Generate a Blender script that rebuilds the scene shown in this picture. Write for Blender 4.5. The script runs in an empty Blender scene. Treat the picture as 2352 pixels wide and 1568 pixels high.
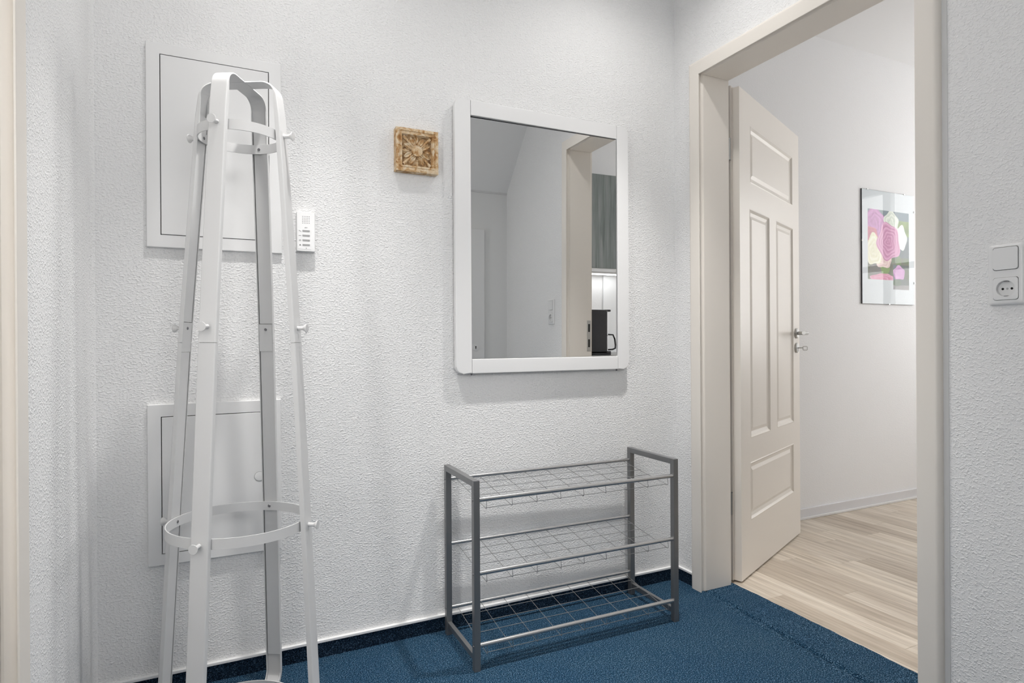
import bpy, bmesh, math, random
from mathutils import Vector, Matrix
random.seed(7)
S = bpy.context.scene
C = S.collection
R = math.radians

# ------------------------------------------------------------------ camera
FPX, YAW, PITCH, ROLL = 1399.98, R(25.625), R(-0.054), R(-0.353)
CAM_H = 1.0
fw = Vector((math.sin(YAW)*math.cos(PITCH), math.cos(YAW)*math.cos(PITCH), math.sin(PITCH)))
r0 = Vector((math.cos(YAW), -math.sin(YAW), 0))
u0 = r0.cross(fw)
rr = r0*math.cos(ROLL) + u0*math.sin(ROLL)
uu = -r0*math.sin(ROLL) + u0*math.cos(ROLL)
cd = bpy.data.cameras.new('camera')
cam = bpy.data.objects.new('camera', cd)
C.objects.link(cam)
cam.matrix_world = Matrix(((rr.x, uu.x, -fw.x, 0), (rr.y, uu.y, -fw.y, 0), (rr.z, uu.z, -fw.z, CAM_H), (0, 0, 0, 1)))
cd.sensor_fit = 'HORIZONTAL'
cd.sensor_width = 36.0
cd.lens = FPX*36.0/2352.0
cd.clip_start = 0.02
S.camera = cam

S.cycles.max_bounces = 7
S.cycles.diffuse_bounces = 5
S.cycles.glossy_bounces = 4
S.cycles.transparent_max_bounces = 8
S.cycles.caustics_reflective = False
S.cycles.caustics_refractive = False

# ------------------------------------------------------------------ world, daylight, exposure
W = bpy.data.worlds.new('world')
S.world = W
W.use_nodes = True
bg = W.node_tree.nodes['Background']
bg.inputs['Color'].default_value = (1.0, 0.99, 0.98, 1)
SKY = 10.5
bg.inputs['Strength'].default_value = SKY
S.view_settings.view_transform = 'Standard'
S.view_settings.look = 'None'
S.view_settings.gamma = 1.0
S.view_settings.use_curve_mapping = False
S.view_settings.exposure = -0.06
SPILL_W = 17.0          # each hall spotlight: wide part
BEAM_W = 150.0           # and its downward beam
ADDED_STRIP_W = 0.6  # power of the strip added under the wall cabinet


def portal(name, loc, rot, sx, sy):
    l = bpy.data.lights.new(name, 'AREA')
    l.shape = 'RECTANGLE'
    l.size, l.size_y = sx, sy
    l.cycles.is_portal = True
    o = bpy.data.objects.new(name, l)
    C.objects.link(o)
    o.location, o.rotation_euler = loc, rot
    return o


# ------------------------------------------------------------------ main dimensions
YW, XR, XL = 2.0137, 1.7305, -0.3183
XK = 1.888           # kitchen side of the door wall
KY = 2.3688          # far kitchen wall
KX = 5.2             # kitchen window wall
KS = -0.36           # kitchen counter wall
CEIL = 2.72
YB = -1.2            # wall behind the camera
XN = 1.12            # start of the sloped part
portal('daylight_portal_kitchen', (KX+0.16, 1.35, 1.6), (0, R(90), 0), 1.45, 1.25)
portal('daylight_portal_hall', (0.49, YB-0.12, 2.015), (R(90), 0, 0), 1.0, 0.89)  # sky portal of the rear window added for fill
portal('daylight_portal_left', (XL-0.16, 0.84, 1.15), (0, R(-90), 0), 1.25, 0.26)  # sky portal of the glazing added to the left door


# ------------------------------------------------------------------ materials
def nt(name):
    m = bpy.data.materials.new(name)
    m.use_nodes = True
    t = m.node_tree
    return m, t, t.nodes['Principled BSDF'], t.links


def plain(name, col, rough=0.5, metal=0.0, coat=0.0, spec=0.5):
    m, t, b, L = nt(name)
    b.inputs['Base Color'].default_value = (*col, 1)
    b.inputs['Roughness'].default_value = rough
    b.inputs['Metallic'].default_value = metal
    b.inputs['Coat Weight'].default_value = coat
    b.inputs['Specular IOR Level'].default_value = spec
    return m


def node(t, typ, **kw):
    n = t.nodes.new(typ)
    for k, v in kw.items():
        setattr(n, k, v)
    return n


def noise(t, scale, detail=2, rough=0.5, dist=0.0, vec=None, mapping=None):
    n = node(t, 'ShaderNodeTexNoise')
    n.inputs['Scale'].default_value = scale
    n.inputs['Detail'].default_value = detail
    n.inputs['Roughness'].default_value = rough
    n.inputs['Distortion'].default_value = dist
    if vec is None:
        vec = node(t, 'ShaderNodeTexCoord').outputs['Object']
    if mapping:
        mp = node(t, 'ShaderNodeMapping')
        mp.inputs['Scale'].default_value = mapping
        t.links.new(vec, mp.inputs['Vector'])
        vec = mp.outputs['Vector']
    t.links.new(vec, n.inputs['Vector'])
    return n


def ramp(t, src, stops):
    r = node(t, 'ShaderNodeValToRGB')
    el = r.color_ramp.elements
    while len(el) < len(stops):
        el.new(0.5)
    for e, (p, c) in zip(el, stops):
        e.position = p
        e.color = (*c, 1) if len(c) == 3 else c
    t.links.new(src, r.inputs['Fac'])
    return r


def bump(t, b, src, strength, dist, prev=None):
    n = node(t, 'ShaderNodeBump')
    n.inputs['Strength'].default_value = strength
    n.inputs['Distance'].default_value = dist
    t.links.new(src, n.inputs['Height'])
    if prev is not None:
        t.links.new(prev.outputs['Normal'], n.inputs['Normal'])
    t.links.new(n.outputs['Normal'], b.inputs['Normal'])
    return n


def wallpaper(name, col, strength=0.55):
    m, t, b, L = nt(name)
    b.inputs['Base Color'].default_value = (*col, 1)
    b.inputs['Roughness'].default_value = 0.75
    b.inputs['Specular IOR Level'].default_value = 0.25
    a = noise(t, 178, 1.0, 0.5, 0.4, None, (0.82, 0.82, 1.15))
    ra = ramp(t, a.outputs['Fac'], [(0.47, (0, 0, 0)), (0.84, (1, 1, 1))])
    c = noise(t, 300, 1.0, 0.5, 0.0)
    ad = node(t, 'ShaderNodeMath', operation='MULTIPLY_ADD')
    ad.inputs[1].default_value = 0.28
    L.new(c.outputs['Fac'], ad.inputs[0])
    L.new(ra.outputs['Color'], ad.inputs[2])
    bump(t, b, ad.outputs[0], strength, 0.0036)
    return m


M = {}
M['wall'] = wallpaper('woodchip wallpaper', (0.80, 0.80, 0.80), 0.54)
M['kwall'] = wallpaper('kitchen wallpaper', (0.835, 0.835, 0.84), 0.2)
M['ceil'] = plain('ceiling paint', (0.80, 0.80, 0.80), 0.85, spec=0.2)
M['knee'] = plain('knee wall paint', (0.76, 0.76, 0.755), 0.7, spec=0.2)
M['smooth'] = plain('smooth filler paint', (0.66, 0.66, 0.66), 0.7, spec=0.2)
M['trim'] = plain('cream lacquer', (0.785, 0.742, 0.685), 0.38, spec=0.45)
M['edge'] = plain('door edge cream', (0.66, 0.60, 0.53), 0.45)
M['white'] = plain('white lacquer', (0.80, 0.80, 0.80), 0.4)
M['panelwhite'] = plain('painted sheet steel', (0.775, 0.775, 0.775), 0.45)
M['steelwhite'] = plain('white powder coat', (0.645, 0.645, 0.645), 0.42)
M['plastic'] = plain('white plastic', (0.75, 0.75, 0.75), 0.28, coat=0.15)
M['dark'] = plain('dark gap', (0.02, 0.02, 0.02), 0.8, spec=0.1)
M['greykey'] = plain('grey button plastic', (0.38, 0.38, 0.38), 0.5)
M['icon'] = plain('printed grey', (0.16, 0.16, 0.16), 0.7, spec=0.1)
M['screw'] = plain('screw zinc', (0.20, 0.20, 0.21), 0.42, 0.8)
M['steel'] = plain('brushed steel', (0.46, 0.46, 0.45), 0.32, 1.0)
M['black'] = plain('black gloss plastic', (0.012, 0.012, 0.014), 0.25)
M['worktop'] = plain('grey worktop', (0.5, 0.5, 0.49), 0.45)
M['splash'] = plain('white splashback', (0.86, 0.87, 0.88), 0.25)
M['capwhite'] = plain('white plastic cap', (0.80, 0.80, 0.80), 0.4)
M['skirt'] = plain('white skirting', (0.72, 0.72, 0.74), 0.4)
M['pframe'] = plain('dark backing board', (0.07, 0.07, 0.075), 0.6)

# silver lacquer of the shoe rack
m, t, b, L = nt('silver lacquered tube')
b.inputs['Base Color'].default_value = (0.225, 0.228, 0.232, 1)
b.inputs['Metallic'].default_value = 0.7
b.inputs['Roughness'].default_value = 0.36
M['silver'] = m
M['silverbar'] = plain('chrome grey tube', (0.50, 0.50, 0.50), 0.26, 0.85)
M['wire'] = plain('steel wire', (0.34, 0.34, 0.34), 0.35, 0.85)

# mirror glass and clear glass
m, t, b, L = nt('mirror silver')
b.inputs['Base Color'].default_value = (0.86, 0.87, 0.87, 1)
b.inputs['Metallic'].default_value = 1.0
b.inputs['Roughness'].default_value = 0.0
M['mirror'] = m


def glass(name, ior=1.5):
    m = bpy.data.materials.new(name)
    m.use_nodes = True
    t = m.node_tree
    t.nodes.remove(t.nodes['Principled BSDF'])
    tr = node(t, 'ShaderNodeBsdfTransparent')
    gl = node(t, 'ShaderNodeBsdfGlossy')
    gl.inputs['Roughness'].default_value = 0.0
    fr = node(t, 'ShaderNodeFresnel')
    fr.inputs['IOR'].default_value = ior
    mx = node(t, 'ShaderNodeMixShader')
    geo = node(t, 'ShaderNodeNewGeometry')
    inv = node(t, 'ShaderNodeMath', operation='SUBTRACT')
    inv.inputs[0].default_value = 1.0
    t.links.new(geo.outputs['Backfacing'], inv.inputs[1])
    mu = node(t, 'ShaderNodeMath', operation='MULTIPLY')
    t.links.new(fr.outputs[0], mu.inputs[0])
    t.links.new(inv.outputs[0], mu.inputs[1])
    t.links.new(mu.outputs[0], mx.inputs[0])
    t.links.new(tr.outputs[0], mx.inputs[1])
    t.links.new(gl.outputs[0], mx.inputs[2])
    t.links.new(mx.outputs[0], t.nodes['Material Output'].inputs['Surface'])
    return m


M['glass'] = glass('clear glass')
M['acrylic'] = glass('low reflection picture glass', 1.2)


def emit(name, col, st):
    m = bpy.data.materials.new(name)
    m.use_nodes = True
    t = m.node_tree
    b = t.nodes['Principled BSDF']
    b.inputs['Emission Color'].default_value = (*col, 1)
    b.inputs['Emission Strength'].default_value = st
    return m


M['bulb'] = emit('lit bulb', (1, 0.97, 0.93), 6)
M['led'] = emit('lit led strip', (1, 0.98, 0.95), 2)  # glow of the added strip under the wall cabinet


# carpet
def carpet(name, dark=(1, 1, 1)):
    m, t, b, L = nt(name)
    b.inputs['Roughness'].default_value = 0.95
    b.inputs['Specular IOR Level'].default_value = 0.12
    a = noise(t, 300, 3, 0.75, 0.2)
    ra = ramp(t, a.outputs['Fac'], [(p, tuple(v*k for v, k in zip(c_, dark))) for p, c_ in
              [(0.38, (0.0015, 0.007, 0.015)), (0.47, (0.007, 0.033, 0.070)), (0.55, (0.021, 0.076, 0.142)), (0.65, (0.21, 0.33, 0.45))]])
    c = noise(t, 3.5, 3, 0.6)
    rc = ramp(t, c.outputs['Fac'], [(0.32, (0.82, 0.88, 0.92)), (0.68, (1.12, 1.05, 1.0))])
    mx = node(t, 'ShaderNodeMix', data_type='RGBA', blend_type='MULTIPLY')
    mx.inputs['Factor'].default_value = 1
    L.new(ra.outputs['Color'], mx.inputs['A'])
    L.new(rc.outputs['Color'], mx.inputs['B'])
    L.new(mx.outputs['Result'], b.inputs['Base Color'])
    bump(t, b, a.outputs['Fac'], 0.8, 0.004)
    return m


M['carpet'] = carpet('blue needle felt')
M['felt'] = carpet('dark navy skirting felt', (0.34, 0.34, 0.37))  # same carpet with its colours scaled darker for the skirting


def wood(name, stops, axis, tint=0.22, scale=1.0):
    m, t, b, L = nt(name)
    b.inputs['Roughness'].default_value = 0.42
    b.inputs['Specular IOR Level'].default_value = 0.4
    tc = node(t, 'ShaderNodeTexCoord')
    oi = node(t, 'ShaderNodeObjectInfo')
    ml = node(t, 'ShaderNodeMath', operation='MULTIPLY')
    ml.inputs[1].default_value = 37.0
    L.new(oi.outputs['Random'], ml.inputs[0])
    cv = node(t, 'ShaderNodeCombineXYZ')
    for k in range(3):
        L.new(ml.outputs[0], cv.inputs[k])
    ad = node(t, 'ShaderNodeVectorMath', operation='ADD')
    L.new(tc.outputs['Object'], ad.inputs[0])
    L.new(cv.outputs[0], ad.inputs[1])
    sc = [1, 1, 1]
    sc[axis] = 0.05
    n1 = noise(t, 34*scale, 5, 0.62, 0.5, ad.outputs[0], sc)
    r1 = ramp(t, n1.outputs['Fac'], stops)
    n2 = noise(t, 120*scale, 3, 0.6, 0.2, ad.outputs[0], [s if s == 1 else 0.03 for s in sc])
    r2 = ramp(t, n2.outputs['Fac'], [(0.35, (0.86, 0.86, 0.86)), (0.6, (1.03, 1.03, 1.03))])
    mx = node(t, 'ShaderNodeMix', data_type='RGBA', blend_type='MULTIPLY')
    mx.inputs['Factor'].default_value = 1
    L.new(r1.outputs['Color'], mx.inputs['A'])
    L.new(r2.outputs['Color'], mx.inputs['B'])
    rt = ramp(t, oi.outputs['Random'], [(0.0, (1-tint, 1-tint*1.12, 1-tint*1.25)), (0.5, (1, 1, 1)), (1.0, (1+tint*0.35, 1+tint*0.35, 1+tint*0.3))])
    m2 = node(t, 'ShaderNodeMix', data_type='RGBA', blend_type='MULTIPLY')
    m2.inputs['Factor'].default_value = 1
    L.new(mx.outputs['Result'], m2.inputs['A'])
    L.new(rt.outputs['Color'], m2.inputs['B'])
    L.new(m2.outputs['Result'], b.inputs['Base Color'])
    bump(t, b, n2.outputs['Fac'], 0.12, 0.001)
    return m


M['plank'] = wood('pale oak laminate', [(0.26, (0.40, 0.335, 0.262)), (0.42, (0.565, 0.490, 0.405)), (0.52, (0.63, 0.555, 0.465)), (0.66, (0.73, 0.66, 0.57))], 1, 0.24, 1.45)
M['cabwood'] = wood('grey green oak front', [(0.3, (0.13, 0.15, 0.145)), (0.5, (0.21, 0.235, 0.23)), (0.7, (0.30, 0.32, 0.31))], 2, 0.08, 1.0)

# carved wood tile: worn cream paint over brown wood
m, t, b, L = nt('worn painted wood')
b.inputs['Roughness'].default_value = 0.7
n1 = noise(t, 42, 4, 0.65, 0.8)
r1 = ramp(t, n1.outputs['Fac'], [(0.36, (0.32, 0.15, 0.045)), (0.45, (0.50, 0.31, 0.14)), (0.53, (0.62, 0.47, 0.30)), (0.70, (0.72, 0.63, 0.48))])
n2 = noise(t, 240, 3, 0.6, 0.3, None, [1, 1, 0.15])
r2 = ramp(t, n2.outputs['Fac'], [(0.30, (0.35, 0.28, 0.22)), (0.42, (1, 1, 1))])
mx = node(t, 'ShaderNodeMix', data_type='RGBA', blend_type='MULTIPLY')
mx.inputs['Factor'].default_value = 0.5
L.new(r1.outputs['Color'], mx.inputs['A'])
L.new(r2.outputs['Color'], mx.inputs['B'])
L.new(mx.outputs['Result'], b.inputs['Base Color'])
bump(t, b, n1.outputs['Fac'], 0.35, 0.003)
M['carved'] = m
m, t, b, L = nt('brown stained carving ground')
b.inputs['Roughness'].default_value = 0.75
n1 = noise(t, 60, 4, 0.65, 0.5)
r1 = ramp(t, n1.outputs['Fac'], [(0.36, (0.12, 0.06, 0.022)), (0.5, (0.29, 0.17, 0.07)), (0.66, (0.50, 0.37, 0.22))])
L.new(r1.outputs['Color'], b.inputs['Base Color'])
M['carvedground'] = m

m, t, b, L = nt('printed rose photograph')
at = node(t, 'ShaderNodeAttribute', attribute_name='print')
L.new(at.outputs['Color'], b.inputs['Base Color'])
b.inputs['Roughness'].default_value = 0.6
M['print'] = m


# ------------------------------------------------------------------ mesh helpers
def obj(name, bm, mat=None, parent=None, smooth=False, angle=40):
    me = bpy.data.meshes.new(name)
    bmesh.ops.recalc_face_normals(bm, faces=bm.faces)
    bm.to_mesh(me)
    bm.free()
    if mat is not None:
        me.materials.append(M[mat] if isinstance(mat, str) else mat)
    o = bpy.data.objects.new(name, me)
    C.objects.link(o)
    if smooth:
        for p in me.polygons:
            p.use_smooth = True
        me.set_sharp_from_angle(angle=R(angle))
        wn = o.modifiers.new('weighted_normal', 'WEIGHTED_NORMAL')
        wn.keep_sharp = True
    if parent is not None:
        o.parent = parent
    return o


def tag(o, label=None, cat=None, group=None, kind=None):
    if label:
        o['label'] = label
    if cat:
        o['category'] = cat
    if group:
        o['group'] = group
    if kind:
        o['kind'] = kind
    return o


def empty(name, loc=(0, 0, 0), rz=0.0):
    o = bpy.data.objects.new(name, None)
    C.objects.link(o)
    o.location = loc
    o.rotation_euler = (0, 0, rz)
    o.empty_display_size = 0.05
    return o


def box(x0, x1, y0, y1, z0, z1, bev=0.0, seg=2, bm=None):
    own = bmesh.new()
    vs = [own.verts.new(p) for p in ((x0, y0, z0), (x1, y0, z0), (x1, y1, z0), (x0, y1, z0),
                                     (x0, y0, z1), (x1, y0, z1), (x1, y1, z1), (x0, y1, z1))]
    for f in ((0, 3, 2, 1), (4, 5, 6, 7), (0, 1, 5, 4), (1, 2, 6, 5), (2, 3, 7, 6), (3, 0, 4, 7)):
        own.faces.new([vs[i] for i in f])
    if bev > 0:
        bmesh.ops.bevel(own, geom=own.edges[:], offset=bev, segments=seg, affect='EDGES', profile=0.5)
    if bm is None:
        return own
    return merge(bm, own)


def merge(dst, src):
    me = bpy.data.meshes.new('tmp')
    src.to_mesh(me)
    src.free()
    dst.from_mesh(me)
    bpy.data.meshes.remove(me)
    return dst


def prism(poly, h0, h1, axis='z', bev=0.0, seg=2, caponly=None):
    """extrude a 2D polygon; axis is the extrusion direction. poly coordinates are the two others in order (x,y,z minus axis)"""
    bm = bmesh.new()

    def P(a, b, h):
        return {'x': (h, a, b), 'y': (a, h, b), 'z': (a, b, h)}[axis]
    lo = [bm.verts.new(P(a, b, h0)) for a, b in poly]
    hi = [bm.verts.new(P(a, b, h1)) for a, b in poly]
    bm.faces.new(lo[::-1])
    top = bm.faces.new(hi)
    n = len(poly)
    for i in range(n):
        bm.faces.new((lo[i], lo[(i+1) % n], hi[(i+1) % n], hi[i]))
    if bev > 0:
        if caponly == 'lo':
            ed = [e for e in bm.edges if all(v in set(lo) for v in e.verts)]
        elif caponly == 'hi':
            ed = [e for e in bm.edges if all(v in set(hi) for v in e.verts)]
        else:
            ed = bm.edges[:]
        bmesh.ops.bevel(bm, geom=ed, offset=bev, segments=seg, affect='EDGES', profile=0.5)
    return bm


def rrect(x0, x1, z0, z1, r, seg=6, corners=(1, 1, 1, 1)):
    pts = []
    cs = [(x1-r, z0+r, -90, corners[0]), (x1-r, z1-r, 0, corners[1]), (x0+r, z1-r, 90, corners[2]), (x0+r, z0+r, 180, corners[3])]
    sharp = [(x1, z0), (x1, z1), (x0, z1), (x0, z0)]
    for i, (cx, cz, a0, on) in enumerate(cs):
        if not on:
            pts.append(sharp[i])
            continue
        for k in range(seg+1):
            a = R(a0 + 90*k/seg)
            pts.append((cx+r*math.cos(a), cz+r*math.sin(a)))
    return pts


def tube(pts, rad, n=8, closed=False, bm=None, cap=True):
    bm = bm or bmesh.new()
    pts = [Vector(p) for p in pts]
    N = len(pts)
    rings = []
    up = Vector((0, 0, 1))
    prev = None
    for i, p in enumerate(pts):
        if closed:
            d = (pts[(i+1) % N]-pts[i-1])
        else:
            d = pts[min(i+1, N-1)]-pts[max(i-1, 0)]
        d.normalize()
        if prev is None:
            a = up if abs(d.dot(up)) < 0.95 else Vector((1, 0, 0))
            s = d.cross(a).normalized()
        else:
            s = (prev - d*prev.dot(d)).normalized()
        prev = s
        q = d.cross(s)
        rd = rad[i] if isinstance(rad, (list, tuple)) else rad
        rings.append([bm.verts.new(p + (s*math.cos(2*math.pi*k/n) + q*math.sin(2*math.pi*k/n))*rd) for k in range(n)])
    M_ = N if closed else N-1
    for i in range(M_):
        A, B = rings[i], rings[(i+1) % N]
        for k in range(n):
            bm.faces.new((A[k], A[(k+1) % n], B[(k+1) % n], B[k]))
    if cap and not closed:
        bm.faces.new(rings[0][::-1])
        bm.faces.new(rings[-1])
    return bm


def sweep(path, frames, prof, bm=None):
    """prof: closed list of (a,b); frames: list of (A,B) vectors per path point"""
    bm = bm or bmesh.new()
    rings = []
    for p, (A, B) in zip(path, frames):
        rings.append([bm.verts.new(Vector(p)+Vector(A)*a+Vector(B)*b) for a, b in prof])
    n = len(prof)
    for i in range(len(rings)-1):
        for k in range(n):
            bm.faces.new((rings[i][k], rings[i][(k+1) % n], rings[i+1][(k+1) % n], rings[i+1][k]))
    bm.faces.new(rings[0][::-1])
    bm.faces.new(rings[-1])
    return bm


def lathe(prof, origin, axis, n=20, bm=None, start=0.0):
    """prof: list of (radius, along axis)"""
    bm = bm or bmesh.new()
    ax = Vector(axis).normalized()
    a = Vector((0, 0, 1)) if abs(ax.z) < 0.9 else Vector((1, 0, 0))
    s = ax.cross(a).normalized()
    q = ax.cross(s)
    o = Vector(origin)
    rings = []
    for rd, h in prof:
        if rd < 1e-6:
            rings.append([bm.verts.new(o+ax*h)])
        else:
            rings.append([bm.verts.new(o+ax*h+(s*math.cos(start+2*math.pi*k/n)+q*math.sin(start+2*math.pi*k/n))*rd) for k in range(n)])
    for i in range(len(rings)-1):
        A, B = rings[i], rings[i+1]
        if len(A) == 1 and len(B) == 1:
            continue
        for k in range(n):
            k2 = (k+1) % n
            if len(A) == 1:
                bm.faces.new((A[0], B[k], B[k2]))
            elif len(B) == 1:
                bm.faces.new((A[k], A[k2], B[0]))
            else:
                bm.faces.new((A[k], A[k2], B[k2], B[k]))
    if len(rings[0]) > 1:
        bm.faces.new(rings[0][::-1])
    if len(rings[-1]) > 1:
        bm.faces.new(rings[-1])
    return bm


def struct(o, label=None):
    o['kind'] = 'structure'
    if label:
        o['label'] = label
    return o


def recenter(o, loc):
    """move the origin of a parentless mesh to loc, geometry stays"""
    o.data.transform(Matrix.Translation(-Vector(loc)))
    o.location = loc
    return o


# ================================================================== SHELL
wb = struct(obj('wall_back', box(XL-0.12, XR, YW, YW+0.12, -0.05, CEIL), 'wall'))

# wall on the right with the door opening (Y 1.0..1.885, up to 2.075)
OY0, OY1, OZ = 0.995, 1.885, 2.078
bm = box(XR, XK, OY1, KY+0.1, -0.05, 2.78)
box(XR, XK, YB-0.1, OY0, -0.05, 2.78, bm=bm)
box(XR, XK, OY0, OY1, OZ, 2.78, bm=bm)
wr = struct(obj('wall_right', bm, 'wall'))
obj('filler_strip', box(XR-0.0015, XR+0.001, 0.949, 0.9625, 0.06, 2.11), 'smooth', wr)

# wall on the left: short pier with slightly rippled wallpaper, header and rest
bm = bmesh.new()
ys = [1.27 + (YW-1.27)*i/90 for i in range(91)]
zs = [CEIL*i/40 for i in range(41)]
grid = []
for z in zs:
    row = []
    for y in ys:
        a = 0.0022*max(0.0, min(1.0, (1.55-z)/0.7))
        env = math.exp(-((y-1.72)/0.19)**2)
        dx = a*env*math.cos(2*math.pi*(y-1.54)/0.142) + 0.0012*env
        # wallpaper rounding into the corner
        c = max(0.0, (y-(YW-0.03))/0.03)
        dx += 0.010*c*c
        row.append(bm.verts.new((XL+dx, y, z)))
    grid.append(row)
for i in range(len(zs)-1):
    for j in range(len(ys)-1):
        bm.faces.new((grid[i][j], grid[i][j+1], grid[i+1][j+1], grid[i+1][j]))
box(XL-0.14, XL-0.012, 1.27, YW, -0.05, CEIL, bm=bm)
box(XL-0.14, XL, 0.40, 1.27, OZ, CEIL, bm=bm)
box(XL-0.14, XL, YB-0.1, 0.40, -0.05, CEIL, bm=bm)
struct(obj('wall_left', bm, 'wall', smooth=True, angle=30))

# wall behind the camera; its window is added to let fill light in
WX0, WX1, WZ0, WZ1 = 0.0, 0.98, 1.58, 2.45
bm = box(XL-0.14, WX0, YB-0.1, YB, -0.05, CEIL)
box(WX1, XN+0.05, YB-0.1, YB, -0.05, CEIL, bm=bm)
box(WX0, WX1, YB-0.1, YB, -0.05, WZ0, bm=bm)
box(WX0, WX1, YB-0.1, YB, WZ1, CEIL, bm=bm)
struct(obj('wall_front', bm, 'wall'))

# low knee wall, its return and the roof slope (seen in the mirror)
KNY, KNZ = 0.1287, 1.992
SLP = 1.087
struct(obj('wall_knee', box(XN, XR, KNY-0.06, KNY, -0.05, KNZ+0.03), 'knee'))
yt = KNY + (CEIL-KNZ)/SLP
struct(obj('wall_return', prism([(YB-0.1, -0.05), (KNY-0.06, -0.05), (KNY-0.06, KNZ), (yt-0.02, CEIL), (YB-0.1, CEIL)], XN, XN+0.05, 'x'), 'wall'))
struct(obj('ceiling_slope', prism([(KNY-0.03, KNZ), (KNY, KNZ), (yt, CEIL), (yt-0.12, CEIL)], XN, XR, 'x'), 'ceil'))
obj('ceiling_joint', box(XN+0.05, XR, KNY-0.002, KNY+0.006, KNZ-0.008, KNZ+0.004), 'smooth', bpy.data.objects['ceiling_slope'])
struct(obj('ceiling', box(XL-0.14, XR, YB-0.1, YW+0.1, CEIL, CEIL+0.06), 'ceil'))

# kitchen shell
bm = box(XK, KX+0.12, KY, KY+0.1, -0.05, 2.78)
struct(obj('wall_kitchen_back', bm, 'kwall'))
struct(obj('wall_kitchen_counter', box(XK, KX+0.12, KS-0.1, KS, -0.05, 2.78), 'kwall'))
KW0, KW1, KZ0, KZ1 = 0.72, 1.98, 0.88, 2.32
bm = box(KX, KX+0.12, KS, KW0, -0.05, 2.78)
box(KX, KX+0.12, KW1, KY, -0.05, 2.78, bm=bm)
box(KX, KX+0.12, KW0, KW1, -0.05, KZ0, bm=bm)
box(KX, KX+0.12, KW0, KW1, KZ1, 2.78, bm=bm)
struct(obj('wall_kitchen_window', bm, 'kwall'))
struct(obj('ceiling_kitchen', box(XK, KX+0.12, KS-0.1, KY+0.1, 2.715, 2.80), 'ceil'))


def window(name, label, x=None, y=None, a0=0, a1=1, z0=0, z1=1, mull=True, transom=None):
    """simple white casement window; x given: in an X wall (a = Y); y given: in a Y wall (a = X)"""
    root = struct(empty(name, (x, (a0+a1)/2, z0) if x is not None else ((a0+a1)/2, y, z0)), label)
    loc = root.location.copy()

    def bx(pa0, pa1, pz0, pz1, d0, d1, nm, mt, bev=0.004):
        if x is not None:
            b_ = box(x+d0, x+d1, pa0, pa1, pz0, pz1, bev)
        else:
            b_ = box(pa0, pa1, y+d0, y+d1, pz0, pz1, bev)
        bmesh.ops.translate(b_, verts=b_.verts, vec=-loc)
        return obj(nm, b_, mt, root, True)
    w = 0.05
    bx(a0, a0+w, z0, z1, 0.0, 0.06, 'frame', 'white')
    bx(a1-w, a1, z0, z1, 0.0, 0.06, 'frame', 'white')
    bx(a0+w, a1-w, z1-w, z1, 0.0, 0.06, 'frame', 'white')
    bx(a0+w, a1-w, z0, z0+w, 0.0, 0.06, 'frame', 'white')
    mid = (a0+a1)/2
    if mull:
        bx(mid-0.035, mid+0.035, z0+w, z1-w, 0.0, 0.06, 'mullion', 'white')
    if transom:
        bx(a0+w, a1-w, transom-0.025, transom+0.025, 0.005, 0.055, 'transom', 'white')
    g = 0.03
    if mull:
        bx(a0+w, mid-0.035, z0+w, z1-w, g, g+0.004, 'pane', 'glass', 0)
        bx(mid+0.035, a1-w, z0+w, z1-w, g, g+0.004, 'pane', 'glass', 0)
    else:
        bx(a0+w, a1-w, z0+w, z1-w, g, g+0.004, 'pane', 'glass', 0)
    return root


window('window_1', 'white kitchen window with two casements above the window board', x=KX+0.03, a0=KW0, a1=KW1, z0=KZ0, z1=KZ1, transom=1.62)
window('window_2', 'white hall window behind the camera', y=YB-0.08, a0=WX0, a1=WX1, z0=WZ0, z1=WZ1, mull=False)
struct(obj('window_board', box(KX-0.18, KX+0.06, KW0-0.06, KW1+0.06, KZ0-0.03, KZ0-0.002, 0.005), 'white', smooth=True))

# ------------------------------------------------------------------ carpet (hall floor) with its crease at the doorway


def crease_x(y):
    return 1.7308 - 0.072*(1.6915-y)


def carpet_z(x, y):
    k = max(0.0, 1-((y-1.47)/0.44)**4) if 1.03 < y < 1.91 else 0.0
    d = x-crease_x(y)
    z = -0.0095*math.exp(-(d/0.0055)**2)*k
    z += 0.004*k*max(0.0, min(1.0, (d+0.004)/0.02))*(1 if d > -0.004 else 0)
    z += 0.0012*k*math.exp(-((d+0.022)/0.012)**2)
    return z


bm = bmesh.new()
xs = [XL-0.14, -0.2, 0.1, 0.5, 0.9, 1.2, 1.45] + [1.5+0.01*i for i in range(15)] + [1.64+0.004*i for i in range(24)]
xs = [x for x in xs if x < XR-0.001] + [XR]
ysf = [YB] + [-0.9+0.3*i for i in range(7)] + [0.98+0.02*i for i in range(46)] + [1.95, YW]
g = [[bm.verts.new((x, y, carpet_z(x, y))) for x in xs] for y in ysf]
for i in range(len(ysf)-1):
    for j in range(len(xs)-1):
        bm.faces.new((g[i][j], g[i][j+1], g[i+1][j+1], g[i+1][j]))
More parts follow.
